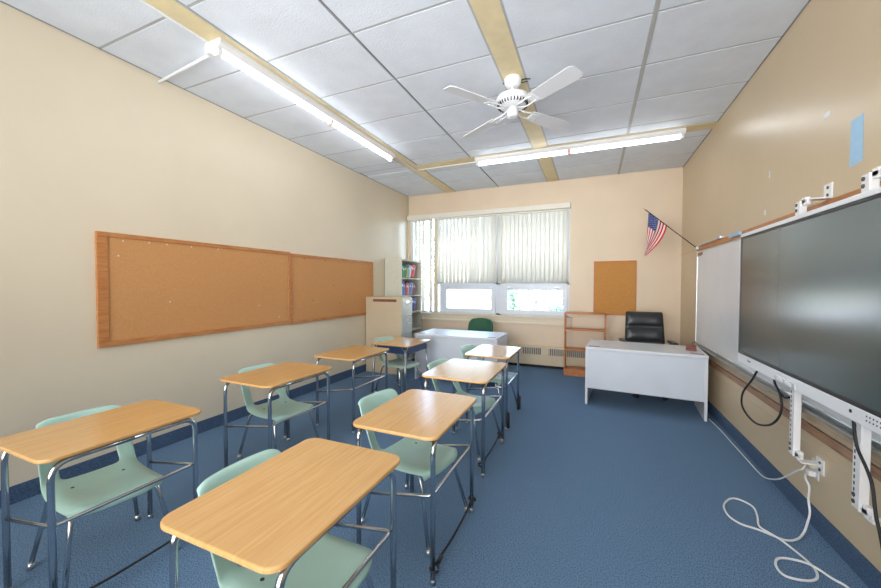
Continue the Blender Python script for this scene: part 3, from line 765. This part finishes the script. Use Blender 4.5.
cable('power_cable', [(1.225, 3.12, .80), (1.23, 3.2, .775), (1.24, 3.30, .79), (1.24, 3.38, .83)], .006, 'rubber', 'short black cable behind the farther bracket', 'cable')

# ---------------------------------------------------------------- outlet and cords
t = thing('wall_outlet', (XR, 3.04, .37), 0, 'white wall outlet low on the right wall with a plug in it', 'outlet')
MB().box(-.006, 0, -.038, .038, -.06, .06, .002).build('cover_plate', 'white2', t)
q = MB(); q.box(-.040, -.006, -.022, .022, .010, .045, .006); lab(q.build('plug', 'sill', t), 'ivory plug')
q = MB(); q.box(-.045, -.006, -.022, .022, -.045, -.010, .006); q.build('plug', 'white', t)
cable('cable', [(1.285, 3.04, .395), (1.25, 3.0, .375), (1.25, 3.06, .335), (1.25, 3.17, .25), (1.25, 3.28, .17), (1.252, 3.40, .105), (1.258, 3.55, .045), (1.275, 3.72, .010), (1.275, 4.0, .008), (1.272, 4.30, .008), (1.27, 4.65, .008), (1.252, 5.0, .008)],
      .005, 'cord', 'thin white cord running from the outlet along the wall to the right teacher desk', 'cord')
cable('extension_cord', [(1.285, 3.04, .335), (1.25, 2.96, .335), (1.25, 2.915, .30), (1.25, 2.92, .22), (1.25, 2.90, .15), (1.24, 2.90, .08), (1.22, 2.89, .02), (1.16, 2.82, .008), (1.085, 2.783, .008), (.983, 2.835, .008), (.90, 2.86, .008), (.855, 2.93, .008), (.862, 3.052, .008), (.93, 3.17, .008), (.99, 3.185, .008), (1.045, 3.12, .008),
       (1.03, 3.0, .008), (1.0, 2.88, .008), (1.03, 2.80, .018), (1.079, 2.75, .008), (1.129, 2.589, .008), (1.11, 2.49, .008), (1.05, 2.44, .008), (.96, 2.434, .008), (.945, 2.50, .008), (.98, 2.575, .008), (1.05, 2.60, .008), (1.12, 2.57, .018), (1.18, 2.51, .008), (1.22, 2.46, .008), (1.25, 2.3, .008)],
      .0062, 'cord', 'white extension cord coiled in loops on the carpet below the outlet', 'cord')

# ---------------------------------------------------------------- right wall small things
q = MB(); q.prism([(-.055, -.135), (.055, -.125), (.05, .13), (-.05, .125)], 0, .001)
o = q.build('tape_patch', 'tape', None, (XR-.0012, 2.745, 2.355)); o.rotation_euler = (PI/2, 0, -PI/2); tag(o, 'pale blue paper rectangle taped on the upper right wall', 'tape')
def chip(y, z, sy, sz, l):
    q = MB(); q.prism([(-sy, -sz), (sy*.8, -sz), (sy, sz*.6), (sy*.2, sz), (-sy*.8, sz*.8)], 0, .0012)
    o = q.build('paint_chip', 'white2', None, (XR-.0013, y, z)); o.rotation_euler = (PI/2, 0, -PI/2); tag(o, l, 'paint mark', 'white chips on the right wall')
chip(3.81, 2.47, .012, .03, 'tall white paint chip high on the right wall')
chip(3.88, 2.17, .02, .022, 'white paint chip on the right wall just above the display corner')
chip(3.03, 2.62, .035, .015, 'wide white scuff on the right wall left of the blue tape')

# ---------------------------------------------------------------- flag
t = thing('flag', (1.29, 5.85, 2.06), 0, 'American flag on a slim black pole leaning out from the whiteboard corner', 'flag')
A = Vector((0, 0, 0)); B = Vector((-.615, 0, .565)); ax = (B-A).normalized()
MB().tube([A, B], .006).build('pole', 'rubber', t)
MB().cyl(B, B+ax*.045, .011, .002, 10).build('finial', 'gold', t)
MB().box(-.012, .02, -.02, .02, -.02, .02, .003).build('socket', 'alu', t)
hp0 = B-ax*.05; hp1 = B-ax*.36
NI, NJ = 26, 30
def flagpt(i, j):
    a = i/NI; s = j/NJ
    p = hp0.lerp(hp1, a)
    # cloth falls; lower stripes sag toward the canton side
    down = Vector((-.03-.45*a*s*.62, 0, -1)).normalized()
    L_ = .47*(1-.06*a)
    q = p+down*L_*s + Vector((-.14*a*s**1.5, .045*math.sin(a*9+s*2.2)*s**.6, 0))
    return q
P = [[flagpt(i, j) for j in range(NJ+1)] for i in range(NI+1)]
def fm(i, j):
    st = i//2
    if st < 7 and j < 12: return 2
    return 0 if st % 2 == 0 else 1
q = MB(); q.grid(P, mi=fm); o = q.build('cloth', ['red', 'fwhite', 'fblue'], t)
md = o.modifiers.new('t', 'SOLIDIFY'); md.thickness = .0015
q = MB()
for i in range(1, 14, 2):
    for j in range(1, 12, 2):
        i2 = i; j2 = j+((i//2) % 2)
        if j2 > 11: continue
        c = flagpt(i2, j2); n1 = (flagpt(i2+1, j2)-c).cross(flagpt(i2, j2+1)-c).normalized()
        if n1.y > 0: n1 = -n1
        e1 = (flagpt(i2+1, j2)-c).normalized(); e2 = n1.cross(e1)
        vs = [q.bm.verts.new(c+n1*.0016+(e1*math.cos(k*PI/5)+e2*math.sin(k*PI/5))*(.006 if k % 2 == 0 else .0026)) for k in range(10)]
        q.bm.faces.new(vs)
q.build('star', 'fwhite', t)
